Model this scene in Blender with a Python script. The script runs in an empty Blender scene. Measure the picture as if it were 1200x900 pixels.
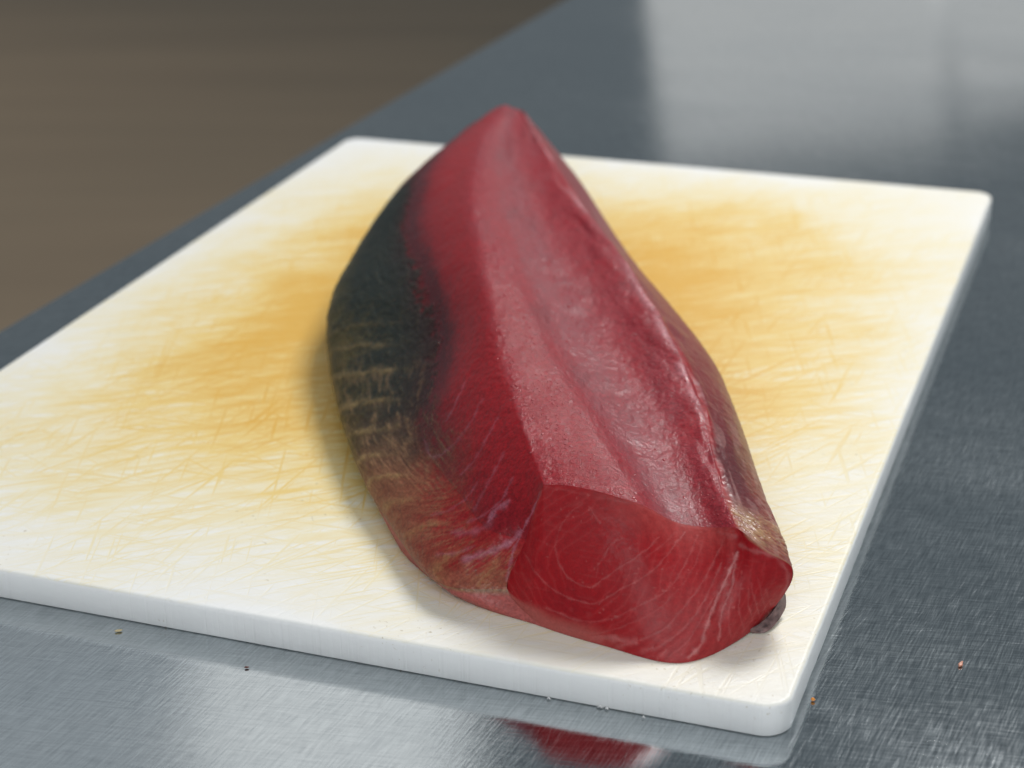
import bpy, bmesh, math, random
import numpy as np
from mathutils import Vector, Matrix, kdtree

random.seed(7); rng = np.random.default_rng(7)
scene = bpy.context.scene
C = scene.collection
R = math.radians

# ------------------------------------------------------------------ camera
S = 0.44                       # camera height above the table top (m)
F, PITCH, ROLL, YAW = 2207.7, 0.41623, -0.02063, -0.35373
cp, sp, cr, sr = math.cos(PITCH), math.sin(PITCH), math.cos(ROLL), math.sin(ROLL)
fwd = np.array([0, cp, -sp]); rt0 = np.array([1.0, 0, 0]); up0 = np.cross(rt0, fwd)
rt = cr * rt0 + sr * up0; up = -sr * rt0 + cr * up0
EYE = np.array([0, 0, S])
cam_d = bpy.data.cameras.new('camera')
cam_d.sensor_width = 36.0; cam_d.lens = F / 1200 * 36
cam_d.clip_start = 0.02; cam_d.clip_end = 60
cam_d.dof.use_dof = True; cam_d.dof.focus_distance = 0.83; cam_d.dof.aperture_fstop = 7.5
cam = bpy.data.objects.new('camera', cam_d); C.objects.link(cam)
M = Matrix(((rt[0], up[0], -fwd[0]), (rt[1], up[1], -fwd[1]), (rt[2], up[2], -fwd[2]))).to_4x4()
M.translation = Vector(EYE); cam.matrix_world = M
scene.camera = cam

# ------------------------------------------------------------------ light
wd = bpy.data.worlds.new('World'); scene.world = wd; wd.use_nodes = True
bgn = wd.node_tree.nodes['Background']
bgn.inputs[0].default_value = (0.80, 0.92, 1.0, 1); bgn.inputs[1].default_value = 0.20

def area(name, loc, target, sx, sy, power, col=(1, 1, 1), spread=180):
    l = bpy.data.lights.new(name, 'AREA'); l.shape = 'RECTANGLE'; l.size = sx; l.size_y = sy
    l.energy = power; l.color = col; l.spread = R(spread)
    o = bpy.data.objects.new(name, l); C.objects.link(o); o.location = loc
    d = Vector(target) - Vector(loc); o.rotation_euler = d.to_track_quat('-Z', 'Z').to_euler()
    return o
area('ceiling_panel_lamp', (1.00, 2.40, 2.15), (0.05, 0.9, 0), 1.0, 0.6, 67, (1.0, 0.99, 0.97))
area('front_panel_lamp', (0.0, -1.30, 1.60), (0.0, 0.8, 0), 2.4, 1.3, 38, (0.96, 0.98, 1.0))
area('floor_fill_light', (-2.5, 4.8, 2.2), (-2.5, 4.9, -0.9), 1.2, 0.7, 13, (1.0, 0.95, 0.88), 110)  # added fill above the floor, only there to brighten it
area('far_panel_lamp', (-0.36, 3.0, 1.66), (-0.1, 0, 0.3), 0.54, 0.62, 0.85, (1.0, 0.98, 0.95))
area('patch_fade_light', (-0.90, 3.05, 1.66), (-0.3, 0, 0.3), 0.5, 0.6, 0.30, (0.95, 0.98, 1.0))  # added dim light, fades the steel's bright patch out to the left
area('bright_reflection_light', (0.62, 4.0, 0.50), (0.1, 0, 0.3), 0.62, 0.55, 0.46, (1.0, 0.96, 0.91))  # added light, stands in for a pale surface mirrored in the steel
area('low_reflection_light', (1.13, 4.0, 0.43), (0.1, 0, 0.3), 0.40, 0.50, 0.27, (1.0, 0.96, 0.91))  # added light, carries that mirrored pale patch on to the right
vs = scene.view_settings
vs.view_transform = 'Standard'; vs.look = 'None'; vs.exposure = 0.0; vs.gamma = 1.0; vs.use_curve_mapping = False
scene.cycles.use_denoising = True
scene.cycles.max_bounces = 8

# ------------------------------------------------------------------ helpers
TH = 0.0149                    # board thickness
def ray(x, y): return fwd + rt * (x - 600) / F - up * (y - 450) / F
def at(x, y, h=0.0):           # a sighted point: height h above the board's top
    D = ray(x, y); return EYE + D * (TH + h - S) / D[2]
def on_table(x, y):
    D = ray(x, y); return EYE + D * (0.0005 - S) / D[2]
def sight(P):
    q = P - EYE; z = q @ fwd
    return np.stack([600 + F * (q @ rt) / z, 450 - F * (q @ up) / z], -1)

def tag(o, label=None, cat=None, group=None, kind=None):
    for k, v in (('label', label), ('category', cat), ('group', group), ('kind', kind)):
        if v: o[k] = v
    return o
def link(name, me, mat=None, parent=None):
    o = bpy.data.objects.new(name, me); C.objects.link(o)
    if mat: me.materials.append(mat)
    if parent: o.parent = parent
    return o
def empty(name, loc):
    o = bpy.data.objects.new(name, None); C.objects.link(o); o.location = loc; o.empty_display_size = 0.05
    bpy.context.view_layer.update(); return o
def child(o, root):            # parent while geometry stays at world coordinates
    o.parent = root; o.matrix_parent_inverse = Matrix.Translation(-root.location); return o
def new_bm(): return bmesh.new()
def bm_obj(name, bm, mat, parent=None, smooth=True):
    me = bpy.data.meshes.new(name); bm.to_mesh(me); bm.free()
    if smooth: me.polygons.foreach_set('use_smooth', [True] * len(me.polygons))
    return link(name, me, mat, parent)

def vnoise(P, seed=0):         # value noise in 3D, -1..1
    P = np.asarray(P, dtype=np.float64); i = np.floor(P).astype(np.int64); f = P - i
    f = f * f * f * (f * (f * 6 - 15) + 10); out = np.zeros(len(P))
    for dx in (0, 1):
        for dy in (0, 1):
            for dz in (0, 1):
                h = (i[:, 0] + dx) * 73856093 ^ (i[:, 1] + dy) * 19349663 ^ (i[:, 2] + dz) * 83492791 ^ (seed * 2654435761)
                h = (h ^ (h >> 13)) * 1274126177 & 0xffffffff; h = (h ^ (h >> 16)) & 0xffff
                w = (f[:, 0] if dx else 1 - f[:, 0]) * (f[:, 1] if dy else 1 - f[:, 1]) * (f[:, 2] if dz else 1 - f[:, 2])
                out += w * (h / 32767.5 - 1)
    return out
def fbm(P, o=4, seed=0, gain=.55):
    s = np.zeros(len(P)); a = 1; t = 0
    for k in range(o):
        s += a * vnoise(P * 2 ** k + 17.3 * k, seed + k); t += a; a *= gain
    return s / t
def sst(a, b, x):
    t = np.clip((x - a) / (b - a), 0, 1); return t * t * (3 - 2 * t)
def mixc(c, d, m):
    return c * (1 - m[:, None]) + np.asarray(d)[None, :] * m[:, None]

# ---- materials
class NT:
    def __init__(s, name):
        s.m = bpy.data.materials.new(name); s.m.use_nodes = True; s.t = s.m.node_tree
        s.b = s.t.nodes['Principled BSDF']
    def n(s, typ, **kw):
        nd = s.t.nodes.new(typ)
        for k, v in kw.items():
            if k.startswith('i_'): nd.inputs[k[2:].replace('_', ' ')].default_value = v
            else: setattr(nd, k, v)
        return nd
    def l(s, a, b): s.t.links.new(a, b)
    def coord(s, scale=(1, 1, 1), rot=0.0, kind='Object', loc=(0, 0, 0)):
        tc = s.n('ShaderNodeTexCoord'); mp = s.n('ShaderNodeMapping')
        # rotate first, then stretch
        mp2 = s.n('ShaderNodeMapping'); mp2.inputs['Rotation'].default_value = (0, 0, rot)
        s.l(tc.outputs[kind], mp2.inputs[0]); s.l(mp2.outputs[0], mp.inputs[0])
        mp.inputs['Scale'].default_value = scale; mp.inputs['Location'].default_value = loc
        return mp.outputs[0]
    def noise(s, vec, scale, detail=4, rough=.55, dist=0):
        n = s.n('ShaderNodeTexNoise'); s.l(vec, n.inputs['Vector'])
        n.inputs['Scale'].default_value = scale; n.inputs['Detail'].default_value = detail
        n.inputs['Roughness'].default_value = rough; n.inputs['Distortion'].default_value = dist
        return n.outputs['Fac']
    def ramp(s, fac, stops):
        r = s.n('ShaderNodeValToRGB'); e = r.color_ramp.elements
        while len(e) < len(stops): e.new(.5)
        for k, (p, c) in enumerate(stops):
            e[k].position = p; e[k].color = (c, c, c, 1) if not hasattr(c, '__len__') else (*c, 1)
        s.l(fac, r.inputs[0]); return r.outputs[0]
    def math(s, op, a, b=None, clamp=False):
        m = s.n('ShaderNodeMath', operation=op, use_clamp=clamp)
        for k, v in enumerate((a, b)):
            if v is None: continue
            if isinstance(v, (int, float)): m.inputs[k].default_value = v
            else: s.l(v, m.inputs[k])
        return m.outputs[0]
    def mix(s, fac, a, b, blend='MIX'):
        m = s.n('ShaderNodeMix', data_type='RGBA', blend_type=blend)
        for k, v in ((0, fac), (6, a), (7, b)):
            if hasattr(v, 'links') or hasattr(v, 'is_linked'): s.l(v, m.inputs[k])
            elif k == 0: m.inputs[0].default_value = v
            else: m.inputs[k].default_value = (*v, 1)
        return m.outputs[2]
    def bump(s, h, strength, dist, prev=None):
        b = s.n('ShaderNodeBump'); b.inputs['Strength'].default_value = strength; b.inputs['Distance'].default_value = dist
        s.l(h, b.inputs['Height'])
        if prev: s.l(prev, b.inputs['Normal'])
        return b.outputs[0]

# brushed, scratched stainless steel
def steel():
    T = NT('scratched_steel'); b = T.b
    b.inputs['Metallic'].default_value = 1.0
    big = T.noise(T.coord(), 6, 3)
    hs = []
    for k, (rot, sx, sy, th, w) in enumerate(((-1.15, 30, 1500, .60, .8), (-.95, 24, 1200, .63, .8), (-1.35, 34, 1700, .62, .7), (.35, 30, 1500, .66, .7),
                                              (.05, 22, 1100, .68, .9), (-.30, 26, 1300, .68, .7), (-2.0, 24, 1300, .68, .7), (.7, 9, 700, .76, 1.0), (-.1, 8, 650, .77, 1.0))):
        v = T.noise(T.coord((sx, sy, 1), rot, loc=(k * 3.1, k * 1.7, 0)), 1.0, 1, .5, .06)
        patch_ = T.ramp(T.noise(T.coord((1, 1, 1), 0, loc=(k * 7.7, 0, 0)), 9, 3), ((.38, .10), (.66, 1)))
        hs.append(T.math('MULTIPLY', T.math('MULTIPLY', T.ramp(v, ((th, 0), (th + .08, 1))), patch_), w * .52))
    tot = hs[0]
    for h in hs[1:]: tot = T.math('MAXIMUM', tot, h)
    grain = T.noise(T.coord((70, 1100, 1), -1.12), 1.0, 3, .6)
    grain2 = T.noise(T.coord((60, 900, 1), .2), 1.0, 3, .6)
    g = T.math('ADD', T.math('MULTIPLY', grain, .6), T.math('MULTIPLY', grain2, .4))
    col = T.mix(T.ramp(big, ((.3, 0), (.7, 1))), (.53, .575, .60), (.60, .635, .65))
    col = T.mix(T.math('MULTIPLY', tot, .35), col, (.66, .68, .69))
    col = T.mix(T.math('MULTIPLY', T.ramp(g, ((.36, 1), (.62, 0))), .55), col, (.20, .225, .245))
    T.l(col, b.inputs['Base Color'])
    smear = T.ramp(T.noise(T.coord((3, 5, 1), .4), 1.5, 4, .6), ((.40, 0), (.70, .06)))
    ro = T.math('ADD', T.math('MULTIPLY', T.ramp(g, ((.35, 0), (.68, 1))), .09), .045)
    ro = T.math('ADD', T.math('ADD', ro, smear), T.math('MULTIPLY', tot, .15)); T.l(ro, b.inputs['Roughness'])
    T.l(T.bump(T.math('ADD', g, T.math('MULTIPLY', tot, -.3)), .15, .0003), b.inputs['Normal'])
    return T.m
# white plastic board with ochre knife-cut stains
def plastic():
    T = NT('stained_white_plastic'); b = T.b
    W_, D_ = .5027, .6905
    tc = T.n('ShaderNodeTexCoord'); sep = T.n('ShaderNodeSeparateXYZ'); T.l(tc.outputs['Object'], sep.inputs[0])
    x, y, z = sep.outputs
    # distance in from the rim, wobbling
    wob = T.math('MULTIPLY', T.math('SUBTRACT', T.noise(T.coord(), 9, 3), .5), .12)
    def side(v, lo, hi, w0, w1):
        a = T.math('SUBTRACT', v, lo); c = T.math('SUBTRACT', hi, v)
        return a, c
    ax = T.math('ADD', x, wob); ay = T.math('ADD', y, wob)
    def smooth(v, e0, e1):
        mr = T.n('ShaderNodeMapRange', interpolation_type='SMOOTHSTEP'); T.l(v, mr.inputs[0])
        mr.inputs[1].default_value = e0; mr.inputs[2].default_value = e1; return mr.outputs[0]
    m = T.math('MULTIPLY', smooth(ax, -.01, .17), smooth(T.math('SUBTRACT', W_, ax), -.01, .19))
    m = T.math('MULTIPLY', m, smooth(ay, .0, .30)); m = T.math('MULTIPLY', m, smooth(T.math('SUBTRACT', D_, ay), .0, .24))
    lines = []
    for k, (rot, sx, sy, lo, hi, w) in enumerate(((YAW - .22, 16, 130, .40, .75, 1.0), (YAW - .45, 18, 190, .45, .72, .9), (YAW - .02, 18, 210, .45, .74, .9), (YAW + .22, 16, 240, .50, .72, .8),
                                     (YAW - 1.15, 13, 380, .62, .68, .8), (YAW - 1.55, 12, 400, .63, .69, .8), (YAW + .8, 12, 420, .64, .70, .7), (YAW - .32, 16, 480, .59, .66, .95), (YAW - .75, 12, 430, .61, .67, .9), (YAW + .35, 14, 460, .62, .68, .8))):
        v = T.noise(T.coord((sx, sy, 1), rot, loc=(5.2 * k, 2.3 * k, 0)), 1.0, 4 if k < 4 else 1, .62, .35 if k < 4 else .10)
        lines.append(T.math('MULTIPLY', T.ramp(v, ((lo, 0), (hi, 1))), w))
    ln = lines[0]
    for q in lines[1:]: ln = T.math('MAXIMUM', ln, q)
    soft = T.noise(T.coord((9, 26, 1), YAW - .2), 1.0, 3, .5)
    soft = T.ramp(soft, ((.28, .50), (.72, 1)))
    amt = T.math('ADD', T.math('MULTIPLY', T.math('POWER', m, 1.3), T.math('ADD', T.math('MULTIPLY', soft, .80), T.math('MULTIPLY', ln, .45))), T.math('MULTIPLY', T.math('MULTIPLY', T.math('POWER', m, .30), ln), .58), True)
    amt = T.math('ADD', amt, T.math('MULTIPLY', smooth(x, .22, .42), .05), True)
    top = smooth(z, TH - .0012, TH - .0004); amt = T.math('MULTIPLY', amt, top, True)
    r = T.n('ShaderNodeValToRGB'); e = r.color_ramp.elements
    st = ((0, (.84, .84, .83)), (.22, (.83, .75, .53)), (.50, (.81, .61, .24)), (1, (.74, .43, .075)))
    while len(e) < 4: e.new(.5)
    for k, (p, c) in enumerate(st): e[k].position = p; e[k].color = (*c, 1)
    T.l(amt, r.inputs[0])
    # small grey-brown specks along the rim
    sp_ = T.ramp(T.noise(T.coord(), 420, 2), ((.66, 0), (.73, 1)))
    sp_ = T.math('MULTIPLY', sp_, T.ramp(T.noise(T.coord(), 26, 2), ((.50, 0), (.64, 1))))
    col = T.mix(T.math('MULTIPLY', sp_, .55), r.outputs[0], (.36, .27, .13))
    T.l(col, b.inputs['Base Color'])
    b.inputs['Roughness'].default_value = .42
    b.inputs['Subsurface Weight'].default_value = .25; b.inputs['Subsurface Radius'].default_value = (.006, .006, .006); b.inputs['Subsurface Scale'].default_value = 1
    h = T.math('ADD', T.math('MULTIPLY', ln, -.7), T.math('MULTIPLY', T.noise(T.coord(), 300, 3), .5))
    T.l(T.bump(h, .35, .0006), b.inputs['Normal'])
    return T.m
def floor_mat():
    T = NT('brown_floor'); b = T.b
    v = T.noise(T.coord((.5, 5, 1), 0.05), 1, 4); v2 = T.noise(T.coord(), 1.1, 3)
    c = T.mix(v, (.20, .142, .092), (.34, .248, .160)); c = T.mix(T.math('MULTIPLY', v2, .5), c, (.20,.165,.110))
    T.l(c, b.inputs['Base Color']); b.inputs['Roughness'].default_value = .5
    return T.m
def tissue(name, rough, bump_s, sss, coat, micro=.22, coat_r=.13):
    T = NT(name); b = T.b
    a = T.n('ShaderNodeAttribute', attribute_name='albedo'); rg = T.n('ShaderNodeAttribute', attribute_name='gloss')
    n1 = T.noise(T.coord(), 1300, 3, .6); n2 = T.noise(T.coord(), 420, 4, .65)
    hs = T.n('ShaderNodeHueSaturation'); T.l(a.outputs['Color'], hs.inputs['Color'])
    n3 = T.noise(T.coord(), 820, 2, .6)
    fine = T.math('ADD', T.math('MULTIPLY', T.ramp(n3, ((.34, 0), (.66, 1))), .5), T.math('MULTIPLY', T.ramp(n2, ((.32, 0), (.68, 1))), .5))
    T.l(T.math('ADD', 1 - micro, T.math('MULTIPLY', fine, 2 * micro)), hs.inputs['Value'])
    T.l(hs.outputs[0], b.inputs['Base Color'])
    ro = T.math('ADD', T.math('MULTIPLY', T.math('SUBTRACT', n2, .5), .35), rg.outputs['Fac'])
    T.l(ro, b.inputs['Roughness'])
    b.inputs['Subsurface Weight'].default_value = sss; b.inputs['Subsurface Radius'].default_value = (.006, .0012, .0012); b.inputs['Subsurface Scale'].default_value = 1
    b.inputs['Coat Weight'].default_value = coat; b.inputs['Coat Roughness'].default_value = coat_r; b.inputs['Specular IOR Level'].default_value = .24
    gr = T.n('ShaderNodeAttribute', attribute_name='grain')
    h = T.math('ADD', T.math('MULTIPLY', n1, .35), T.math('MULTIPLY', n2, .65))
    h = T.math('MULTIPLY', T.math('SUBTRACT', h, .5), gr.outputs['Fac'])
    nb_ = T.bump(h, bump_s, .0012); T.l(nb_, b.inputs['Normal']); T.l(nb_, b.inputs['Coat Normal'])
    return T.m
def plain(name, col, rough=.5, metal=0.0, noise_s=200):
    T = NT(name); b = T.b
    v = T.noise(T.coord(), noise_s, 3); c = T.mix(v, tuple(q * .7 for q in col), tuple(min(1, q * 1.25) for q in col))
    T.l(c, b.inputs['Base Color']); b.inputs['Roughness'].default_value = rough; b.inputs['Metallic'].default_value = metal
    return T.m
M_steel, M_board, M_floor = steel(), plastic(), floor_mat()
M_flesh = tissue('raw_red_flesh', .30, 1.0, .30, .27, .38, .08)
M_cut = tissue('freshly_cut_flesh', .30, .6, .40, .08, .16)
M_skin = tissue('wet_fish_skin', .40, .6, .05, .15, .30)

# ------------------------------------------------------------------ floor
bm = new_bm(); bmesh.ops.create_grid(bm, x_segments=4, y_segments=4, size=7)
fl = bm_obj('floor', bm, M_floor, smooth=False); fl.location = (0, 4, -.9); tag(fl, kind='structure')

# ------------------------------------------------------------------ steel table
e0, e1 = on_table(0, 383), on_table(566, 53); ed = (e1 - e0) / np.linalg.norm((e1 - e0)[:2]); en = np.array([ed[1], -ed[0], 0])  # en points to the right
K0 = e0 - ed * 1.0
def tp(a, b, z): q = K0 + ed * a + en * b; return (q[0], q[1], z)
def rounded_slab(bm, pts, z0, z1, rad=0.0, seg=5):
    # outline (ccw) -> closed slab whose upper rim is rounded
    pts = [Vector((p[0], p[1])) for p in pts]; n = len(pts)
    nrm = []
    for k in range(n):
        d = (pts[(k + 1) % n] - pts[k - 1]).normalized(); nrm.append(Vector((-d.y, d.x)))   # inward for ccw
    rings = []
    prof = [(0.0006, z0), (0, z0 + .0006)] + [(rad * (1 - math.cos(t)), z1 - rad + rad * math.sin(t)) for t in [k / seg * math.pi / 2 for k in range(seg + 1)]]
    for (ins, z) in prof:
        rings.append([bm.verts.new((pts[k].x + nrm[k].x * ins, pts[k].y + nrm[k].y * ins, z)) for k in range(n)])
    for a, c in zip(rings, rings[1:]):
        for k in range(n): bm.faces.new((a[k], a[(k + 1) % n], c[(k + 1) % n], c[k]))
    bm.faces.new(rings[-1]); bm.faces.new(rings[0][::-1])
    return rings
table = empty('prep_table', tp(1.6, .6, -.9))
tag(table, 'large scratched stainless steel work table under the white cutting board', 'table')
bm = new_bm(); LN, WD = 4.2, 1.5
rounded_slab(bm, [tp(0, 0, 0), tp(0, WD, 0), tp(LN, WD, 0), tp(LN, 0, 0)][::1], -.035, 0, .006)
top = child(bm_obj('tabletop', bm, M_steel, smooth=False), table)
for a, c in ((.08, .08), (.08, WD - .08), (LN - .08, .08), (LN - .08, WD - .08)):
    bm = new_bm(); q = tp(a, c, 0)
    bmesh.ops.create_cone(bm, segments=20, radius1=.02, radius2=.02, depth=.865, cap_ends=True, matrix=Matrix.Translation((q[0], q[1], -.4675)))
    child(bm_obj('leg', bm, M_steel), table)

# ------------------------------------------------------------------ cutting board
OX, OY, BW, BD = 0.10699, 0.63382, 0.50268, 0.69046
ex = np.array([math.cos(YAW), math.sin(YAW), 0]); ey = np.array([-math.sin(YAW), math.cos(YAW), 0])
b0 = np.array([OX, OY, 0]) - ex * BW          # near left corner = local origin
rc = .012; out = []
for (cx, cy, a0) in ((BW - rc, rc, -90), (BW - rc, BD - rc, 0), (rc, BD - rc, 90), (rc, rc, 180)):
    for k in range(13):
        t = R(a0 + k * 7.5); out.append((cx + rc * math.cos(t), cy + rc * math.sin(t)))
fine = []
for k in range(len(out)):
    a_, c_ = out[k], out[(k + 1) % len(out)]; m_ = max(1, int(math.hypot(c_[0] - a_[0], c_[1] - a_[1]) / .004))
    fine += [(a_[0] + (c_[0] - a_[0]) * q_ / m_, a_[1] + (c_[1] - a_[1]) * q_ / m_) for q_ in range(m_)]
bm = new_bm(); rings = rounded_slab(bm, fine, 0, TH, .0022, 6)
for rg_ in rings[1:-1]:
    for v_ in rg_:
        p_ = np.array([[v_.co.x * 120, v_.co.y * 120, v_.co.z * 300]])
        d_ = .00016 * fbm(p_, 3, 4)[0] - .0005 * max(0, vnoise(p_ * .45, 9)[0] - .55)
        c_ = Vector((BW / 2, BD / 2, v_.co.z)) - v_.co
        v_.co.x += -d_ * (1 if c_.x > 0 else -1); v_.co.y += -d_ * (1 if c_.y > 0 else -1)
bmesh.ops.recalc_face_normals(bm, faces=bm.faces)
board = bm_obj('cutting_board', bm, M_board)
board.location = (b0[0], b0[1], .0002); board.rotation_euler = (0, 0, YAW)
for p in board.data.polygons:
    if len(p.vertices) > 4: p.use_smooth = False
tag(board, 'thick white plastic cutting board with ochre knife-cut stains, lying on the steel table', 'cutting board')

for (bx_, by_, w_) in ((643, 819, .0009), (703, 829, .0013), (711, 831, .0008), (754, 841, .0007)):       # curls of plastic left along the lower edge
    q_ = on_table(bx_, by_); bm = new_bm()
    bmesh.ops.create_icosphere(bm, subdivisions=2, radius=1)
    for v_ in bm.verts: v_.co = Vector((v_.co.x * w_ * (1 + .4 * math.sin(v_.co.y * 5)), v_.co.y * .0004, v_.co.z * .00035 + .0004 * math.cos(v_.co.x * 4)))
    o = bm_obj('plastic_burr', bm, M_board); o.parent = board; o.matrix_parent_inverse = (Matrix.Translation((b0[0], b0[1], .0002)) @ Matrix.Rotation(YAW, 4, 'Z')).inverted()
    o.location = (q_[0], q_[1] - .0001, .0009); o.rotation_euler = (0, 0, YAW)

# ------------------------------------------------------------------ tuna loin
# landmark curves along the loin: (pixel x, pixel y, height above the board) at nine stations from the cut end to the tip
ST = np.array([0, .4, 1, 2, 3, 4, 5, 6, 7.0])
SB = [(616, 632, .033), (576, 622, .0335), (540, 580, .036), (492, 500, .038), (512, 400, .052), (495, 325, .060), (475, 265, .060), (495, 197, .066), (560, 141, .064)]
RG = [(637, 568, .056), (627, 540, .059), (612, 500, .064), (592, 430, .071), (576, 365, .077), (560, 290, .081), (551, 225, .081), (565, 163, .077), (590, 123, .070)]
RS = [(748, 590, .0525), (728, 560, .0555), (702, 515, .060), (655, 440, .066), (618, 365, .072), (592, 290, .077), (574, 222, .078), (576, 163, .0755), (595, 124, .0695)]
VL = [(800, 614, .0405), (782, 588, .044), (758, 545, .0485), (703, 465, .0565), (655, 380, .0640), (622, 300, .0702), (598, 230, .0730), (588, 167, .0725), (599, 126, .069)]
MD = [(833, 618, .040), (818, 588, .0425), (797, 545, .0465), (752, 465, .0525), (706, 385, .0595), (663, 305, .066), (628, 238, .0695), (608, 172, .0705), (605, 128, .0685)]
RE = [(862, 618, .044), (851, 590, .0455), (838, 545, .0485), (822, 478, .0535), (790, 405, .0605), (745, 325, .0665), (695, 258, .070), (645, 183, .0705), (611, 130, .0680)]
RM = [(893, 641, .041), (884, 606, .041), (868, 565, .043), (848, 490, .046), (815, 415, .051), (767, 345, .056), (716, 280, .060), (660, 193, .064), (614, 132, .066)]
RB = [(929, 666, .029), (914, 622, .029), (898, 585, .029), (870, 505, .030), (836, 430, .032), (787, 365, .036), (737, 302, .041), (673, 205, .051), (617, 135, .062)]
LB = [(594, 690, .010), (520, 685, .010), (457, 612, .011), (410, 525, .013), (386, 430, .019), (385, 365, .026), (409, 308, .032), (462, 232, .041), (545, 152, .055)]
BL = [(632, 732, .001), (560, 711, .0005), (478, 655, .0)] + [None] * 6
BR = [(900, 722, .003)] + [None] * 8
BCL = [(705, 757, .000)] + [None] * 8
BC = [(800, 778, .000)] + [None] * 8
BCR = [(866, 750, .001)] + [None] * 8
def line(L): return np.array([at(*q) if q else (np.nan,) * 3 for q in L])
G = {k: line(v) for k, v in dict(SB=SB, RG=RG, RS=RS, VL=VL, MD=MD, RE=RE, RM=RM, RB=RB, BR=BR, BCR=BCR, BC=BC, BCL=BCL, BL=BL, LB=LB).items()}
for k in range(9):             # what the board hides: the underside
    l, r = G['LB'][k], G['RB'][k]; d = (r - l); d[2] = 0; w = np.linalg.norm(d); d /= max(w, 1e-6)
    if BL[k] is None: G['BL'][k] = [*(l + d * min(.022, .25 * w))[:2], TH]
    if BR[k] is None: G['BR'][k] = [*(r - d * min(.022, .25 * w))[:2], TH]
    a, c = G['BL'][k], G['BR'][k]
    for nm, t in (('BCL', .3), ('BC', .6), ('BCR', .85)):
        if k: G[nm][k] = a + (c - a) * t - np.array([0, 0, .0])
for nm in ('BL', 'BR', 'BC', 'BCL', 'BCR'): G[nm][-1] = G[nm][-1] - np.array([0, .03, 0])
names = ['SB', 'RG', 'RS', 'VL', 'MD', 'RE', 'RM', 'RB', 'BR', 'BCR', 'BC', 'BCL', 'BL', 'LB']
cage = np.stack([G[n] for n in names], 1)      # 9 x 14 x 3

def hermite(t, T, P, m0, m1, k):
    h = (T[k + 1] - T[k]); u = (t - T[k]) / h
    u = u.reshape(-1, *([1] * (P.ndim - 1))); h = h.reshape(-1, *([1] * (P.ndim - 1))) if hasattr(h, 'shape') and np.ndim(h) else h
    return (2*u**3-3*u**2+1)*P[k] + (u**3-2*u**2+u)*h*m0[k] + (-2*u**3+3*u**2)*P[k+1] + (u**3-u**2)*h*m1[k]
def along(T, P, t):            # Catmull-Rom through stations
    m = np.zeros_like(P)
    for k in range(len(T)):
        if k == 0: m[k] = (P[1] - P[0]) / (T[1] - T[0])
        elif k == len(T) - 1: m[k] = (P[-1] - P[-2]) / (T[-1] - T[-2])
        else:
            a = (P[k] - P[k-1]) / (T[k] - T[k-1]); c = (P[k+1] - P[k]) / (T[k+1] - T[k]); h0 = T[k]-T[k-1]; h1 = T[k+1]-T[k]
            m[k] = (a * h1 + c * h0) / (h0 + h1)
    k = np.clip(np.searchsorted(T, t, side='right') - 1, 0, len(T) - 2)
    return hermite(t, T, P, m, m[1:], k)
NI = 430
q = np.linspace(0, 1, NI); ti = 7 * (0.42 * q + 0.58 * q ** 1.8)
rows = along(ST, cage, ti)                     # NI x 14 x 3
SEG = dict(zip(names, (150, 120, 80, 60, 70, 60, 40, 26, 30, 40, 60, 50, 50, 130)))
corner = {'RG': .35, 'RE': .45, 'LB': .8, 'BL': .6, 'BR': .6}
tang = []
n = len(names)
lin, lout = [], []
for j in range(n):
    a = rows[:, j] - rows[:, j-1]; c = rows[:, (j+1) % n] - rows[:, j]
    la = np.linalg.norm(a, axis=1, keepdims=True) + 1e-9; lc = np.linalg.norm(c, axis=1, keepdims=True) + 1e-9
    sm = (a / la * lc + c / lc * la) / (la + lc)          # unit-speed tangent
    w = corner.get(names[j], 1.0)
    lin.append(sm * w + (1 - w) * a / la); lout.append(sm * w + (1 - w) * c / lc)
cols, vj = [], []
for j in range(n):
    p0, p1 = rows[:, j], rows[:, (j+1) % n]; L = np.linalg.norm(p1 - p0, axis=1, keepdims=True)
    ns = SEG[names[j]]
    for s in range(ns):
        u = s / ns
        cols.append((2*u**3-3*u**2+1)*p0 + (u**3-2*u**2+u)*L*lout[j] + (-2*u**3+3*u**2)*p1 + (u**3-u**2)*L*lin[(j+1) % n]); vj.append(j + u)
body = np.stack(cols, 1); vj = np.array(vj); NJ = len(vj)
body[:, :, 2] = np.maximum(body[:, :, 2], TH + .0004)
ker = np.exp(-.5 * (np.arange(-6, 7) / 2.6) ** 2); ker /= ker.sum()
body = sum(w * np.roll(body, s, axis=1) for w, s in zip(ker, range(-6, 7)))

soft_b = body.copy()
k2_ = np.exp(-.5 * (np.arange(-45, 46) / 19.0) ** 2); k2_ /= k2_.sum()
soft_b = sum(w * np.roll(body, s_, axis=1) for w, s_ in zip(k2_, range(-45, 46)))
wr = np.exp(-.5 * ((vj - 1.0) / .35) ** 2)[None, :, None] * sst(.6, 2.6, ti)[:, None, None]
body = body * (1 - wr) + soft_b * wr

def grid_normals(B, wrap=True):
    du = np.gradient(B, axis=0)
    dv = (np.roll(B, -1, 1) - np.roll(B, 1, 1)) if wrap else np.gradient(B, axis=1)
    nn = np.cross(du, dv); nn /= np.linalg.norm(nn, axis=2, keepdims=True) + 1e-12
    return nn
def outward(B, N):
    c = B.mean(axis=1, keepdims=True); return N * np.sign((N * (B - c)).sum(axis=(1, 2)).mean())
Nb = outward(body, grid_normals(body))
UU = np.repeat(ti[:, None], NJ, 1).ravel(); VV = np.repeat(vj[None, :], NI, 0).ravel()
P0 = body.reshape(-1, 3); N0 = Nb.reshape(-1, 3)

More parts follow.
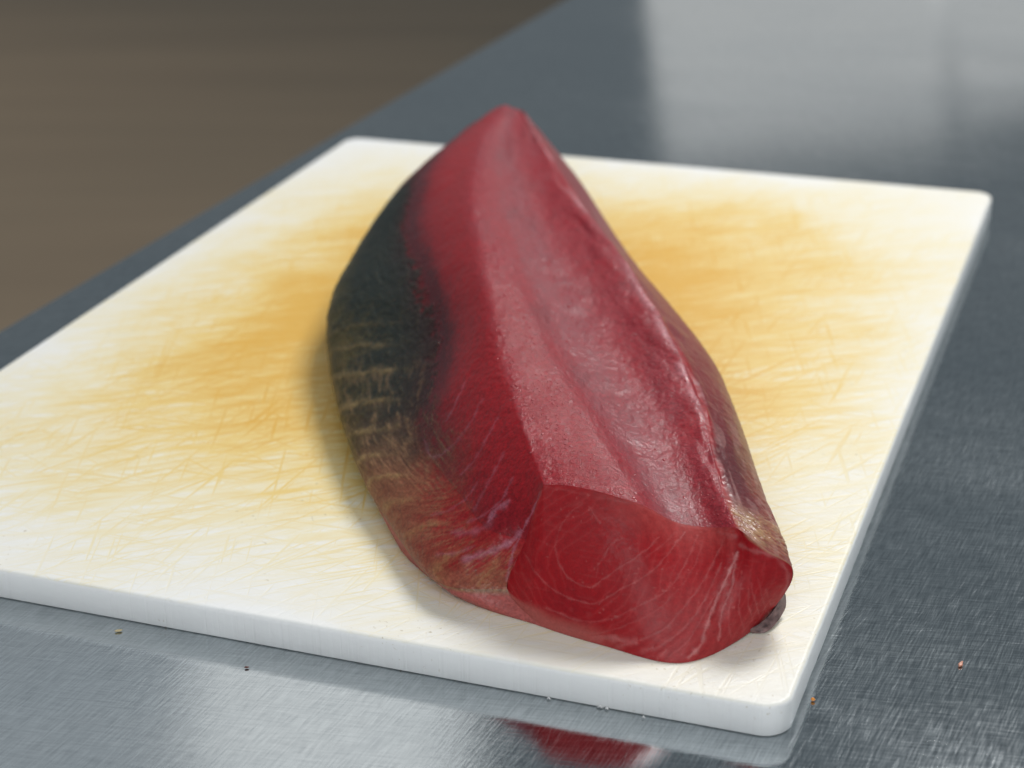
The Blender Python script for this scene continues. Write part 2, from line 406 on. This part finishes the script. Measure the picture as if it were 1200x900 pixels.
# --- traced marks: pixel polylines dropped once onto a surface, then measured in metres
def densify(poly, step=1.0):
    Q = np.array(poly, float)
    if len(Q) < 3: T_ = np.array([0., np.linalg.norm(Q[1] - Q[0])]); return np.linspace(Q[0], Q[1], max(3, int(T_[1] / step)))
    T_ = np.concatenate([[0], np.cumsum(np.linalg.norm(np.diff(Q, axis=0), axis=1))])
    return along(T_, Q, np.linspace(0, T_[-1], max(4, int(T_[-1] / step))))
def marks(P, N, traces, jitter=.35, rough=1.0):
    """mask of every vertex from traced lines (poly, half width in m, strength)"""
    vis = (((EYE - P) * N).sum(1) > 0); idx = np.nonzero(vis)[0]; px = sight(P[idx])
    kd = kdtree.KDTree(len(idx))
    for k, p in enumerate(px): kd.insert((p[0], p[1], 0), k)
    kd.balance()
    pts, wid, stg = [], [], []
    for (poly, hw, st) in traces:
        d = densify(poly); ph = rng.uniform(0, 100)
        for m, p in enumerate(d):
            _, k, dd = kd.find((p[0] + jitter * math.sin(m * .31 + ph) + rng.normal(0, .12 * rough), p[1] + jitter * math.sin(m * .23 + ph * 2), 0))
            if dd > 4: continue
            pts.append(P[idx[k]]); wid.append(hw * (1 + rough * .35 * math.sin(m * .37 + ph))); stg.append(st * (1 - rough * .45 * (.5 + .5 * math.sin(m * .09 + ph) * math.sin(m * .21 + ph))))
    out = np.zeros(len(P))
    pts = np.array(pts); wid = np.array(wid); stg = np.array(stg)
    k2 = kdtree.KDTree(len(pts))
    for k, p in enumerate(pts): k2.insert(p, k)
    k2.balance()
    lo, hi = pts.min(0) - .004, pts.max(0) + .004
    cand = np.nonzero(np.all((P > lo) & (P < hi), axis=1))[0]
    for v in cand:
        p, k, dd = k2.find(P[v])
        if dd < 4 * wid[k]: out[v] = stg[k] * math.exp(-.5 * (dd / wid[k]) ** 2)
    return out

# --- colours of the long sides (albedo, with some sheen painted in)
RED = np.array([.275, .006, .011])
def seg_mask(a, b, f): return sst(a - f, a + f, VV) * (1 - sst(b - f, b + f, VV))
nz1 = fbm(P0 * 60, 4, 3); nz2 = fbm(P0 * np.array([180, 60, 180]), 4, 9); nz3 = fbm(P0 * 420, 3, 21)
col = np.tile(RED, (len(P0), 1)); gloss = np.full(len(P0), .42); grain = np.full(len(P0), .14)
# trimmed side: darker towards the skin
side = (VV < 1)
col = mixc(col, (.19, .004, .010), np.where(side, (1 - sst(.10, .65, VV + .12 * nz1)) * .7, 0))
# upper face: paler, its grazing sheen painted into the colour
tw_ = .03 + .22 * sst(1.4, 3.6, UU); topm = sst(-1, 1, (VV - 1.01 + .06 * nz1 * sst(1, 3, UU)) / tw_) * (1 - sst(4.98, 5.04, VV))
strip_ = sst(1.0, 1.1, VV) * (1 - sst(1.7, 2.2, VV + .15 * nz1)) * (1 - sst(2.6, 4.2, UU))
col = mixc(col, (.270, .008, .017), topm * .9)
col = mixc(col, (.260, .022, .034), topm * np.clip(.35 + .9 * nz1, 0, 1) * .55 * (1 - .8 * strip_))
sheen_band = topm * sst(2.3, 2.7, VV) * (1 - sst(3.4, 4.2, VV)); col = mixc(col, (.22, .050, .062), sheen_band * np.clip(.55 + .6 * nz2, 0, 1) * .8)
mott = np.clip(.35 + 1.3 * fbm(P0 * np.array([55, 22, 55]), 4, 131), 0, 1)
col = mixc(col, (.24, .040, .054), topm * mott * .30 * (1 - .6 * strip_))
dkr = np.clip(-.25 + 1.5 * fbm(P0 * np.array([70, 30, 70]), 4, 137), 0, 1); col = mixc(col, (.15, .005, .011), topm * dkr * .65)
grain = grain + topm * .42 * sst(-.5, .4, nz1) ; gloss = gloss + topm * .06
grain = grain + .55 * strip_; gloss = gloss - .20 * strip_
col = mixc(col, (.30, .010, .019), strip_ * .75)
# right edge rim: whitish fat lines, with their specular highlights painted pale
rim = np.exp(-.5 * ((VV - 4.93) / .06) ** 2) * sst(1.6, 2.2, UU) * np.clip(.45 + 1.3 * vnoise(np.stack([UU * 5.0, UU * 0, UU * 0], 1), 83) + .4 * nz2, 0, 1)
col = mixc(col, (.55, .26, .28), rim * .7)
# right flank: bronze skin over dark red
fl_ = sst(5.05, 5.35, VV + .25 * nz1) * (1 - sst(8.0, 8.4, VV))
bronze = np.array([.230, .110, .050]); redbrown = np.array([.200, .018, .022])
colr = np.tile(redbrown, (len(P0), 1))
colr = mixc(colr, (.085, .006, .010), np.exp(-.5 * ((UU - 1.1) / .65) ** 2) * (1 - sst(5.9, 6.6, VV + .3 * nz1)) * .9)
colr = mixc(colr, bronze, np.clip(sst(5.9, 6.7, VV + .5 * nz2) * np.exp(-.5 * ((UU - 1.8) / .6) ** 2) * .8, 0, 1))
colr = mixc(colr, (.40, .22, .20), sst(.55, .8, .5 + .5 * vnoise(np.stack([UU * 4 + nz1 * 2, VV * 7, UU * 0], 1), 61)) * (1 - sst(1.6, 2.4, UU)) * .28)
col = col * (1 - fl_[:, None]) + colr * fl_[:, None]
lip = np.exp(-.5 * ((UU - .22 - .12 * nz1) / .16) ** 2) * sst(4.95, 5.2, VV) * (1 - sst(7.3, 8, VV))
stria = np.clip(.5 + .8 * vnoise(np.stack([UU * 45 + 5 * nz1, VV * 4, UU * 0], 1), 51) + .4 * vnoise(np.stack([UU * 90 + 5 * nz1, VV * 9, UU * 0], 1), 52), 0, 1)
col = mixc(col, (.40, .24, .12), lip * (.25 + .75 * stria) * .85)
# left flank: skin. V 13 = widest line, 14 = border with the trimmed side
vv = np.where(VV < 2, VV + 14, VV)             # continuous across the seam
edge = 14.0 + .10 * nz1 + .13 * nz3 + .08 * nz2 - .46 * (1 - sst(.5, 1.7, UU)) + .16 * np.exp(-.5 * ((UU - 2.0) / .7) ** 2)
soft = .05 + .58 * (1 - sst(1.1, 2.6, UU))
sk = sst(-1, 1, (edge - vv) / soft) * (VV > 7.9) + sst(-1, 1, (edge - vv) / soft) * (VV < 1.5)

dark = np.array([.010, .015, .012]); olive = np.array([.070, .055, .016]); brown = np.array([.225, .108, .056])
ds = sst(1.35, 2.6, UU + .35 * nz1 + .5 * (vv - 13.4))
csk = mixc(np.tile(brown, (len(P0), 1)), dark, ds)
csk = mixc(csk, olive, (1 - sst(13.05, 13.5, vv + .15 * nz1)) * sst(1.2, 2.2, UU) * (1 - .6 * sst(4, 5.5, UU)))
csk = mixc(csk, (.16, .060, .040), sst(.2, .9, nz2) * .4 * (1 - ds))
csk = mixc(csk, (.100, .070, .020), (1 - sst(13.2, 13.75, vv + .2 * nz1)) * sst(1.5, 2.3, UU) * (1 - sst(3.0, 4.2, UU)) * np.clip(.5 + nz3, 0, 1) * .75)
fibre = vnoise(np.stack([UU * 9 + nz1, vv * 32 + nz1 * .8 + UU * 3, nz1 * 0], 1), 41) * .8 + .5 * vnoise(np.stack([UU * 20, vv * 64 + nz1 * 1.2 + UU * 6, nz1 * 0], 1), 43)
fib2 = vnoise(np.stack([UU * 62 + nz1 * 1.5 + vv * 10, vv * 9, nz1 * 0], 1), 45) * .8 + .5 * vnoise(np.stack([UU * 130 + nz1 * 2 + vv * 20, vv * 16, nz1 * 0], 1), 46)
fw_ = sst(.7, 1.7, UU); fibre = fibre * fw_ + fib2 * (1 - fw_)
csk = mixc(csk, (.34, .20, .10), np.clip(fibre * .8, 0, 1) * (1 - sst(2.2, 3.2, UU)) * .55)
csk = mixc(csk, (.045, .025, .015), np.clip(-fibre * .8, 0, 1) * (1 - sst(2.4, 3.4, UU)) * .55)
ph = UU * 3.1 + .55 * (vv - 13.4) ** 2 + .16 * nz1 + .10 * nz2
sl = np.exp(-.5 * (((ph % 1.0) - .5) / .075) ** 2) * (1 - sst(3.0, 4.0, UU)) * sst(12.95, 13.15, vv) * (1 - sst(13.40, 13.8, vv + .3 * nz1))
gold = np.array([.33, .225, .10]) * (1 + .45 * (1 - sst(1.0, 2.0, UU)))[:, None]
csk = csk * (1 - (sl * np.clip(.62 + .7 * nz3 + .4 * nz2, 0, 1) * .6 * (1 - sst(1.0, 2.0, UU)))[:, None]) + gold * (sl * np.clip(.62 + .7 * nz3 + .4 * nz2, 0, 1) * .6 * (1 - sst(1.0, 2.0, UU)))[:, None]
csk = mixc(csk, (.30, .20, .085), sl * np.clip(.62 + .7 * nz3 + .4 * nz2, 0, 1) * (.85 - .50 * sst(2.0, 3.2, UU)))
csk = mixc(csk, (.050, .042, .018), np.clip(nz3 * 1.3, 0, 1) * ds * .5)
# underside strip at the cut end: pale pink
und = (1 - sst(12.75, 12.98, vv)) * (1 - sst(1.0, 1.8, UU)) * (VV > 9)
csk = mixc(csk, (.36, .085, .075), und)
mid_ = sst(.05, .4, sk) * (1 - sst(.6, .98, sk)); sk = np.clip(sk + mid_ * fibre * .40 * (1 - sst(2.6, 3.2, UU)), 0, 1); sk = sk * (1 - .40 * (1 - sst(.6, 2.0, UU))) * (1 - sst(5.7, 6.5, UU + .2 * nz1))
sk2 = np.maximum(sk, ((VV > 7.9) & (VV < 13.0)) * (1 - sst(5.7, 6.5, UU)))
col = col * (1 - sk2[:, None]) + csk * sk2[:, None]
col = mixc(col, (.045, .003, .006), np.exp(-.5 * ((vv - 14.08) / .17) ** 2) * sst(.9, 1.7, UU) * (1 - .4 * sst(3, 4, UU)) * .55)
# blood line where the skin meets the flesh
col = mixc(col, (.05, .002, .005), np.exp(-.5 * ((vv - edge - .10) / .10) ** 2) * sst(1.9, 2.8, UU) * .75)
grain = grain * (1 - sk) + .4 * sk; gloss = gloss * (1 - sk) + .52 * sk
# pale seams over the trimmed side
side_lines = [([(545, 448), (535, 470), (522, 494)], .0006, .24), ([(565, 468), (548, 500), (528, 524), (505, 535), (498, 515)], .0006, .22),
    ([(583, 490), (570, 515), (555, 540), (540, 556)], .0006, .24), ([(590, 530), (578, 555), (566, 578), (556, 597)], .0006, .22),
    ([(596, 588), (580, 598), (573, 612)], .0011, .55), ([(575, 612), (560, 622), (530, 624)], .0012, .30),
    ([(612, 622), (600, 634), (575, 646), (545, 655)], .0010, .60), ([(600, 560), (588, 585), (566, 604), (548, 612)], .0005, .30), ([(556, 640), (535, 648), (512, 650)], .0006, .28), ([(560, 565), (545, 585), (525, 598), (505, 604)], .0005, .26),
    ([(634, 578), (622, 603), (612, 622), (602, 645), (594, 680)], .0004, .5)]
lm = marks(P0, N0, side_lines)
col = mixc(col, (.42, .20, .27), np.clip(lm, 0, 1) * .8)
disp = .0005 * nz1 + topm * .0003 * nz2 + .0002 * nz3 + .0003 * lm + sk * (.0002 * fibre + .0003 * sl) - .0006 * np.exp(-.5 * ((vv - edge - .05) / .10) ** 2) * sst(2, 3, UU)
disp += .0015 * np.exp(-.5 * ((VV - 4.95) / .30) ** 2) * (vnoise(np.stack([UU * 2.1, VV * 2, UU * 0], 1), 81) + .5 * vnoise(np.stack([UU * 4.6, VV * 5, UU * 0], 1), 82)) * sst(.3, 1.0, UU)
disp += .0010 * rim + .0006 * lip * stria
tb = topm * .0004 * fbm(P0 * np.array([90, 30, 90]), 3, 77)
disp += tb
disp *= sst(0.0, .05, UU) * .85 + .15
disp *= np.where((VV > 8) & (VV < 12), 0, 1)
body = body + (Nb * disp.reshape(NI, NJ, 1))
body[:, :, 2] = np.maximum(body[:, :, 2], TH + .0004)
Nb = outward(body, grid_normals(body))

# --- cut end: a patch ruled between the upper and the lower rim of the first cross-section
ring0 = body[0]; NR, NJ2 = 240, 420
out_dir = np.array([.12, -.95, .28]); out_dir /= np.linalg.norm(out_dir)
jLB, jRB = int(np.searchsorted(vj, 13.0)), int(np.searchsorted(vj, 7.0))
upper = np.concatenate([ring0[jLB:], ring0[:jRB + 1]]); v_up = np.concatenate([vj[jLB:] - 14, vj[:jRB + 1]])
lower = ring0[jRB:jLB + 1][::-1]; v_lo = vj[jRB:jLB + 1][::-1]
ax = ring0[jRB] - ring0[jLB]; ax[2] = 0; ax /= np.linalg.norm(ax)
def by_width(Q, v):
    c = np.maximum.accumulate((Q - ring0[jLB]) @ ax + np.arange(len(Q)) * 1e-8); c = (c - c[0]) / (c[-1] - c[0])
    t = np.linspace(0, 1, NJ2); t = t * t * (3 - 2 * t) * .35 + t * .65
    return np.stack([np.interp(t, c, Q[:, k]) for k in range(3)], 1), np.interp(t, c, v)
cu, vu = by_width(upper, v_up); cd_, vd = by_width(lower, v_lo)
u = np.linspace(0, 1, NR + 1)[:, None]
cap = cu[None] * (1 - u[..., None]) + cd_[None] * u[..., None]
hgt_ = np.linalg.norm(cu - cd_, axis=1)
bul = np.sin(u * math.pi) ** .8 * np.clip(hgt_ / .05, 0, 1)[None] * .0045
cap = cap + out_dir * bul[..., None]
cap[:, :, 2] = np.maximum(cap[:, :, 2], TH + .0004)
Nc = grid_normals(cap, False); Nc = Nc * np.sign((Nc[100] @ out_dir).mean())
for k_ in (0, -1): Nc[:, k_] = Nc[:, 3 if k_ == 0 else -4]
if globals().get('DEBUG'): print('UP', (upper - ring0[jLB]) @ ax, cu[::60], cd_[::60])
Pc = cap.reshape(-1, 3); Nc_ = Nc.reshape(-1, 3)
face_lines = [
 ([(863, 647), (850, 680), (837, 710), (827, 737), (823, 753), (807, 771)], .00050, 1.9),
 ([(860, 660), (858, 683), (847, 717), (842, 750)], .0004, 1.3),
 ([(880, 684), (883, 697), (890, 723)], .0003, .5), ([(878, 690), (877, 707), (882, 727)], .0003, .5), ([(868, 686), (866, 715), (872, 738)], .0003, .5),
 ([(857, 700), (854, 727), (856, 747)], .0003, .5), ([(897, 690), (900, 700), (903, 708)], .0003, .35), ([(888, 676), (893, 700), (897, 716)], .0003, .3),
 ([(650, 640), (654, 657), (662, 672), (675, 683), (693, 688), (708, 678), (723, 667), (760, 642), (772, 630)], .0003, .55),
 ([(614, 647), (627, 670), (647, 690), (673, 703), (698, 707), (723, 693), (767, 667), (790, 640), (803, 624)], .0003, .55),
 ([(640, 712), (683, 728), (717, 725), (743, 713), (783, 690), (807, 653), (817, 628)], .00032, .45),
 ([(750, 750), (777, 737), (800, 713), (823, 683), (840, 650), (850, 628)], .00035, .5),
 ([(763, 763), (793, 743), (817, 717), (832, 690), (845, 660)], .00035, .6), ([(783, 770), (807, 750), (822, 725), (838, 698)], .0003, .5),
 ([(655, 735), (700, 742), (735, 732), (770, 715), (795, 690)], .0003, .3),
 ([(693, 748), (715, 747), (730, 751), (745, 753)], .0010, .9), ([(725, 758), (740, 753), (744, 750)], .0009, .8), ([(752, 763), (765, 760)], .0007, .7), ([(775, 768), (780, 763)], .0007, .7),
 ([(690, 594), (703, 613)], .0003, .5), ([(682, 590), (664, 606), (654, 625), (651, 640)], .0003, .35), ([(716, 637), (708, 650), (700, 664)], .0003, .4), ([(715, 640), (722, 632)], .0003, .4),
 ([(700, 660), (699, 676)], .0003, .3), ([(790, 625), (775, 640), (758, 652)], .0003, .3), ([(825, 630), (815, 660), (800, 685)], .0003, .3),
 ([(637, 570), (660, 574), (700, 582), (748, 592), (775, 605), (800, 616), (830, 620), (860, 622)], .0004, .22),
 ([(842, 622), (850, 626), (860, 628)], .0010, .6), ([(634, 578), (612, 622), (594, 682)], .0004, .7),
 ([(866, 638), (880, 645), (900, 649), (918, 662), (924, 678), (915, 698)], .0006, .8)]
fm = marks(Pc, Nc_, face_lines)
# crease between the main face and the small lobe at its right
cl = marks(Pc, Nc_, [([(864, 630), (862, 655), (853, 690), (842, 720)], .0024, 1.0)], 0, 0)
UUc = np.repeat(np.linspace(0, 1, NR + 1)[:, None], NJ2, 1).ravel(); VVc = np.repeat(vu[None, :], NR + 1, 0).ravel(); XXc = np.repeat(np.linspace(0, 1, NJ2)[None], NR + 1, 0).ravel()
c1 = fbm(Pc * 45, 4, 5); c2 = fbm(Pc * 170, 4, 8); c3 = vnoise(Pc * 600, 12)
colc = np.tile(np.array([.320, .004, .008]), (len(Pc), 1))
colc = mixc(colc, (.32, .022, .026), np.clip(c1 * .8, 0, 1) * .6)
colc = mixc(colc, (.20, .006, .012), np.clip(-c1 * .9, 0, 1) * .6)
tp_ = (1 - sst(.0, .30, UUc)) * sst(1.2, 2.2, VVc) * (1 - sst(4.8, 5.1, VVc)); colc = mixc(colc, (.40, .075, .065), tp_ * .45)
colc = mixc(colc, (.37, .045, .046), sst(.38, .62, XXc) * (1 - sst(.80, .86, XXc)) * sst(.25, .7, UUc) * .6)  # pinkish sheen of the lower right, painted into the albedo
lobe = sst(5.0, 5.15, VVc) * (1 - sst(.75, .95, UUc)); colc = mixc(colc, (.30, .004, .008), lobe * .6)
cx_, cz_ = (Pc - at(698, 640, .030)) @ ax, Pc[:, 2] - at(698, 640, .030)[2]
rr_ = np.sqrt((cx_ * .8) ** 2 + (cz_ * 1.3) ** 2) + .5 * np.abs(cx_ - .15 * cz_)
band = np.sin(2 * math.pi * rr_ / .0058 + 7.0 * c1 + 1.2 * c2) * sst(.006, .018, rr_)
colc = mixc(colc, (.46, .075, .075), np.clip(band, 0, 1) ** 4 * .20 * np.clip(.6 + .8 * c1, 0, 1))
colc = mixc(colc, (.22, .004, .009), np.clip(-band, 0, 1) ** 2 * .22)
flk = vnoise(np.stack([cx_ * 260, cz_ * 900, cx_ * 0], 1), 71); colc = mixc(colc, (.42, .09, .085), np.clip(flk - .45, 0, 1) * .25)
colc = mixc(colc, (.55, .22, .20), np.clip(c3 - .74, 0, 1) * 1.0 * (c1 > .05))
fm = fm * np.clip(.85 + .5 * c2, .3, 1.1); colc = mixc(colc, (.56, .25, .24), np.clip(fm * .40, 0, .8))
rimc = (1 - sst(.0, .05, UUc)) * sst(5.2, 5.5, VVc); colc = mixc(colc, (.55, .34, .22), rimc * .6)
strip = sst(.84, .95, UUc + .03 * c1) * (1 - sst(.28, .48, XXc)); colc = mixc(colc, (.38, .10, .085), strip * .8)
dc = .0003 * c1 + .00018 * c2 + .00022 * fm - .0012 * cl
dc *= sst(0, .03, UUc) * sst(0, .03, 1 - UUc) * sst(0, .02, XXc) * sst(0, .02, 1 - XXc)
cap = cap + Nc * dc.reshape(NR + 1, NJ2, 1)
Nc2 = grid_normals(cap, False); Nc2 = Nc2 * np.sign((Nc2[100] @ out_dir).mean())
for k_ in (0, -1): Nc2[:, k_] = Nc2[:, 3 if k_ == 0 else -4]
glossc = .56 + .1 * c1; grainc = .14 + .2 * np.clip(c1, 0, 1)

def grid_part(name, B, N, cl_, gl, gr, mat, root, wrap=False):
    a, b = B.shape[:2]; me = bpy.data.meshes.new(name)
    V = B.reshape(-1, 3) - np.array(root.location)[None, :]
    i = np.arange(a - 1)[:, None] * b; jj = np.arange(b if wrap else b - 1)[None, :]; j2 = (jj + 1) % b
    Q = np.stack([i + jj, i + j2, i + b + j2, i + b + jj], -1).reshape(-1, 4)
    f = np.cross(V[Q[:, 1]] - V[Q[:, 0]], V[Q[:, 3]] - V[Q[:, 0]])
    if (f * N.reshape(-1, 3)[Q[:, 0]]).sum() < 0: Q = Q[:, ::-1]
    me.vertices.add(len(V)); me.vertices.foreach_set('co', V.ravel().astype(np.float32))
    me.loops.add(Q.size); me.loops.foreach_set('vertex_index', Q.ravel().astype(np.int32))
    me.polygons.add(len(Q)); me.polygons.foreach_set('loop_start', np.arange(0, Q.size, 4, dtype=np.int32))
    me.polygons.foreach_set('use_smooth', np.ones(len(Q), bool)); me.update(calc_edges=True); me.validate()
    me.normals_split_custom_set_from_vertices(N.reshape(-1, 3).astype(np.float32))
    at_ = me.attributes.new('albedo', 'FLOAT_COLOR', 'POINT')
    rgba = np.ones((len(V), 4), np.float32); rgba[:, :3] = np.clip(cl_.reshape(-1, 3), .002, .9); at_.data.foreach_set('color', rgba.ravel())
    for nm, arr in (('gloss', gl), ('grain', gr)):
        q_ = me.attributes.new(nm, 'FLOAT', 'POINT'); q_.data.foreach_set('value', np.ascontiguousarray(arr.ravel(), dtype=np.float32))
    return link(name, me, mat, root)

loc = at(700, 600, 0)
tuna = empty('tuna_loin', (float(loc[0]), float(loc[1]), TH))
tag(tuna, 'big raw dark red tuna loin with dark skin on its side, on the board', 'fish')
col = col.reshape(NI, NJ, 3); gloss = gloss.reshape(NI, NJ); grain = grain.reshape(NI, NJ)
jE = int(np.searchsorted(vj, 5.0)); jB = int(np.searchsorted(vj, 5.0))
sl_f = np.arange(0, jE + 1); sl_s = np.concatenate([np.arange(jE, NJ), [0]])
flesh = grid_part('flesh', body[:, sl_f], Nb[:, sl_f], col[:, sl_f], gloss[:, sl_f], grain[:, sl_f], M_flesh, tuna)
skin = grid_part('skin', body[:, sl_s], Nb[:, sl_s], col[:, sl_s], gloss[:, sl_s], grain[:, sl_s], M_skin, tuna)
face = grid_part('cut_face', cap, Nc2, colc.reshape(NR + 1, NJ2, 3), glossc.reshape(NR + 1, NJ2), grainc.reshape(NR + 1, NJ2), M_cut, tuna)
# far end
ringt = body[-1]; ut = np.linspace(0, 1, 10)[:, None, None]; tail = ringt * (1 - ut) + (ringt.mean(0) + np.array([0, .004, 0])) * ut
Nt = grid_normals(tail); Nt = Nt * np.sign(Nt[4][:, 1].mean()); Nt[-1] = np.array([0, 1, 0])
grid_part('tail_end', tail, Nt, np.tile(RED, (tail.shape[0], NJ, 1)), np.full(tail.shape[:2], .4), np.full(tail.shape[:2], .3), M_flesh, tuna, True)

# tiny glossy beads added to make the upper face sparkle
dA = np.linalg.norm(np.cross(np.gradient(body, axis=0), np.gradient(body, axis=1)), axis=2).ravel()
clump = np.clip(.25 + 1.5 * fbm(P0 * np.array([120, 60, 120]), 3, 201), 0, 1)
wgt = dA * clump * (strip_ * 1.0 + topm * (1 - sst(4.2, 5.2, UU)) * .07 + rim * 1.2 + .5 * np.exp(-.5 * ((VV - 1.03) / .05) ** 2) * (1 - sst(4, 6, UU)))
wgt[UU < .03] = 0
pick = rng.choice(len(wgt), 2600, replace=False, p=wgt / wgt.sum())
icv = bmesh.new(); bmesh.ops.create_icosphere(icv, subdivisions=2, radius=1)
iv = np.array([v.co for v in icv.verts]); jf = np.array([[v.index for v in f.verts] for f in icv.faces]); icv.free()
Bp, Bn = body.reshape(-1, 3), Nb.reshape(-1, 3); VT, FT = [], []
Bt = np.gradient(body, axis=0).reshape(-1, 3); Bt /= np.linalg.norm(Bt, axis=1, keepdims=True) + 1e-12
for k, id_ in enumerate(pick):
    n_, t_ = Bn[id_], Bt[id_]; th_ = rng.normal(0, .6); b_ = np.cross(n_, t_); t_ = t_ * math.cos(th_) + b_ * math.sin(th_); b_ = np.cross(n_, t_)
    r_ = min(.0006, .00019 * math.exp(rng.normal(0, .55))); el = rng.uniform(1.0, 2.4)
    VT.append(Bp[id_] + (iv[:, :1] * t_ * el + iv[:, 1:2] * b_ + iv[:, 2:] * n_ * rng.uniform(.5, .8)) * r_); FT.append(jf + k * len(iv))
VT = np.concatenate(VT) - np.array(tuna.location); FT = np.concatenate(FT)
me = bpy.data.meshes.new('sparkle_beads'); me.from_pydata([], [], [])
me.vertices.add(len(VT)); me.vertices.foreach_set('co', VT.ravel().astype(np.float32))
me.loops.add(FT.size); me.loops.foreach_set('vertex_index', FT.ravel().astype(np.int32))
me.polygons.add(len(FT)); me.polygons.foreach_set('loop_start', np.arange(0, FT.size, 3, dtype=np.int32)); me.polygons.foreach_set('use_smooth', np.ones(len(FT), bool)); me.update(calc_edges=True)
bd = plain('glossy_red_beads', (.36, .05, .06), .10, 0, 300); bd.node_tree.nodes['Principled BSDF'].inputs['Subsurface Weight'].default_value = .0
tag(link('sparkle_beads', me, bd, tuna), kind='stuff')

# loose tongue of dark skin under the small lobe
def patch(name, A, B, mat, root, thick=.0012, nu=22, nv=8, sag=0.0, cl_=(.08, .05, .05), cl2=(.25, .16, .15)):
    A = np.array([at(*q) for q in A]); B = np.array([at(*q) for q in B])
    t = np.linspace(0, len(A) - 1, nu); T_ = np.arange(len(A), dtype=float)
    a = along(T_, A, t); b = along(T_, B, t); v = np.linspace(0, 1, nv)[None, :, None]
    B_ = a[:, None] * (1 - v) + b[:, None] * v; B_[:, :, 2] += sag * np.sin(v[..., 0] * math.pi)
    N_ = grid_normals(B_, False); N_ = N_ * np.sign(((EYE - B_) * N_).sum(-1).mean())
    full = np.concatenate([B_, B_[:, ::-1] - N_[:, ::-1] * thick], 1)
    full += (.0003 * fbm(full.reshape(-1, 3) * 300, 3, 5)).reshape(full.shape[0], full.shape[1], 1) * np.concatenate([N_, N_[:, ::-1]], 1)
    Nf = np.concatenate([N_, -N_[:, ::-1]], 1)
    w = np.clip(.5 + .9 * fbm(full.reshape(-1, 3) * np.array([300, 300, 900]), 3, 2), 0, 1)
    cc = mixc(np.tile(np.array(cl_), (len(w), 1)), cl2, w)
    g = np.full(full.shape[:2], .38)
    return grid_part(name, full, Nf, cc, g, np.full(full.shape[:2], .5), mat, root, True)
patch('skin_flap', [(917, 690, .012), (913, 705, .009), (903, 720, .006), (890, 731, .004), (878, 738, .003)],
      [(921, 697, .008), (920, 713, .004), (909, 731, .002), (897, 741, .001), (882, 742, .0005)], M_skin, tuna)

# ------------------------------------------------------------------ crumbs on the steel
def crumb(name, px_, size, col_, label, cat, stretch=(1, 1, .7), rz=0, seed=1, lobes=1):
    bm = new_bm(); r_ = random.Random(seed)
    for k in range(lobes):
        off = Vector((k * size * .9 - (lobes - 1) * size * .45, r_.uniform(-.4, .4) * size, 0))
        s0 = size * (1 - .25 * k * r_.random())
        res = bmesh.ops.create_icosphere(bm, subdivisions=3, radius=s0)
        for v in res['verts']:
            v.co = Vector((v.co.x * stretch[0], v.co.y * stretch[1], v.co.z * stretch[2])) * (1 + .25 * math.sin(v.co.x / size * 3.1 + seed) * math.cos(v.co.y / size * 2.7 + k)) + off
    zmin = min(v.co.z for v in bm.verts)
    for v in bm.verts: v.co.z -= zmin
    o = bm_obj(name, bm, plain(name + '_colour', col_, .4, 0, 900))
    q = on_table(*px_); o.location = (q[0], q[1], .0002); o.rotation_euler = (0, 0, rz)
    return tag(o, label, cat)
crumb('orange_crumb', (953, 821), .0009, (.80, .28, .03), 'tiny round orange crumb on the steel beside the corner of the board', 'crumb', (1.1, .95, .7), .3, 2)
crumb('fish_scrap', (1127, 778), .0012, (.60, .27, .18), 'small pinkish brown shred of fish on the bare steel', 'fish scrap', (1.2, .7, .5), 1.0, 5, 3)
crumb('pale_crumb', (139, 739), .0010, (.62, .50, .28), 'tiny pale yellow crumb on the steel along the front edge of the board', 'crumb', (1.5, .7, .5), .3, 4)
crumb('dark_speck', (289, 782), .0008, (.10, .03, .02), 'tiny dark brown speck on the bright scratched steel in front of the board', 'speck', (1.5, .7, .5), .1, 8)
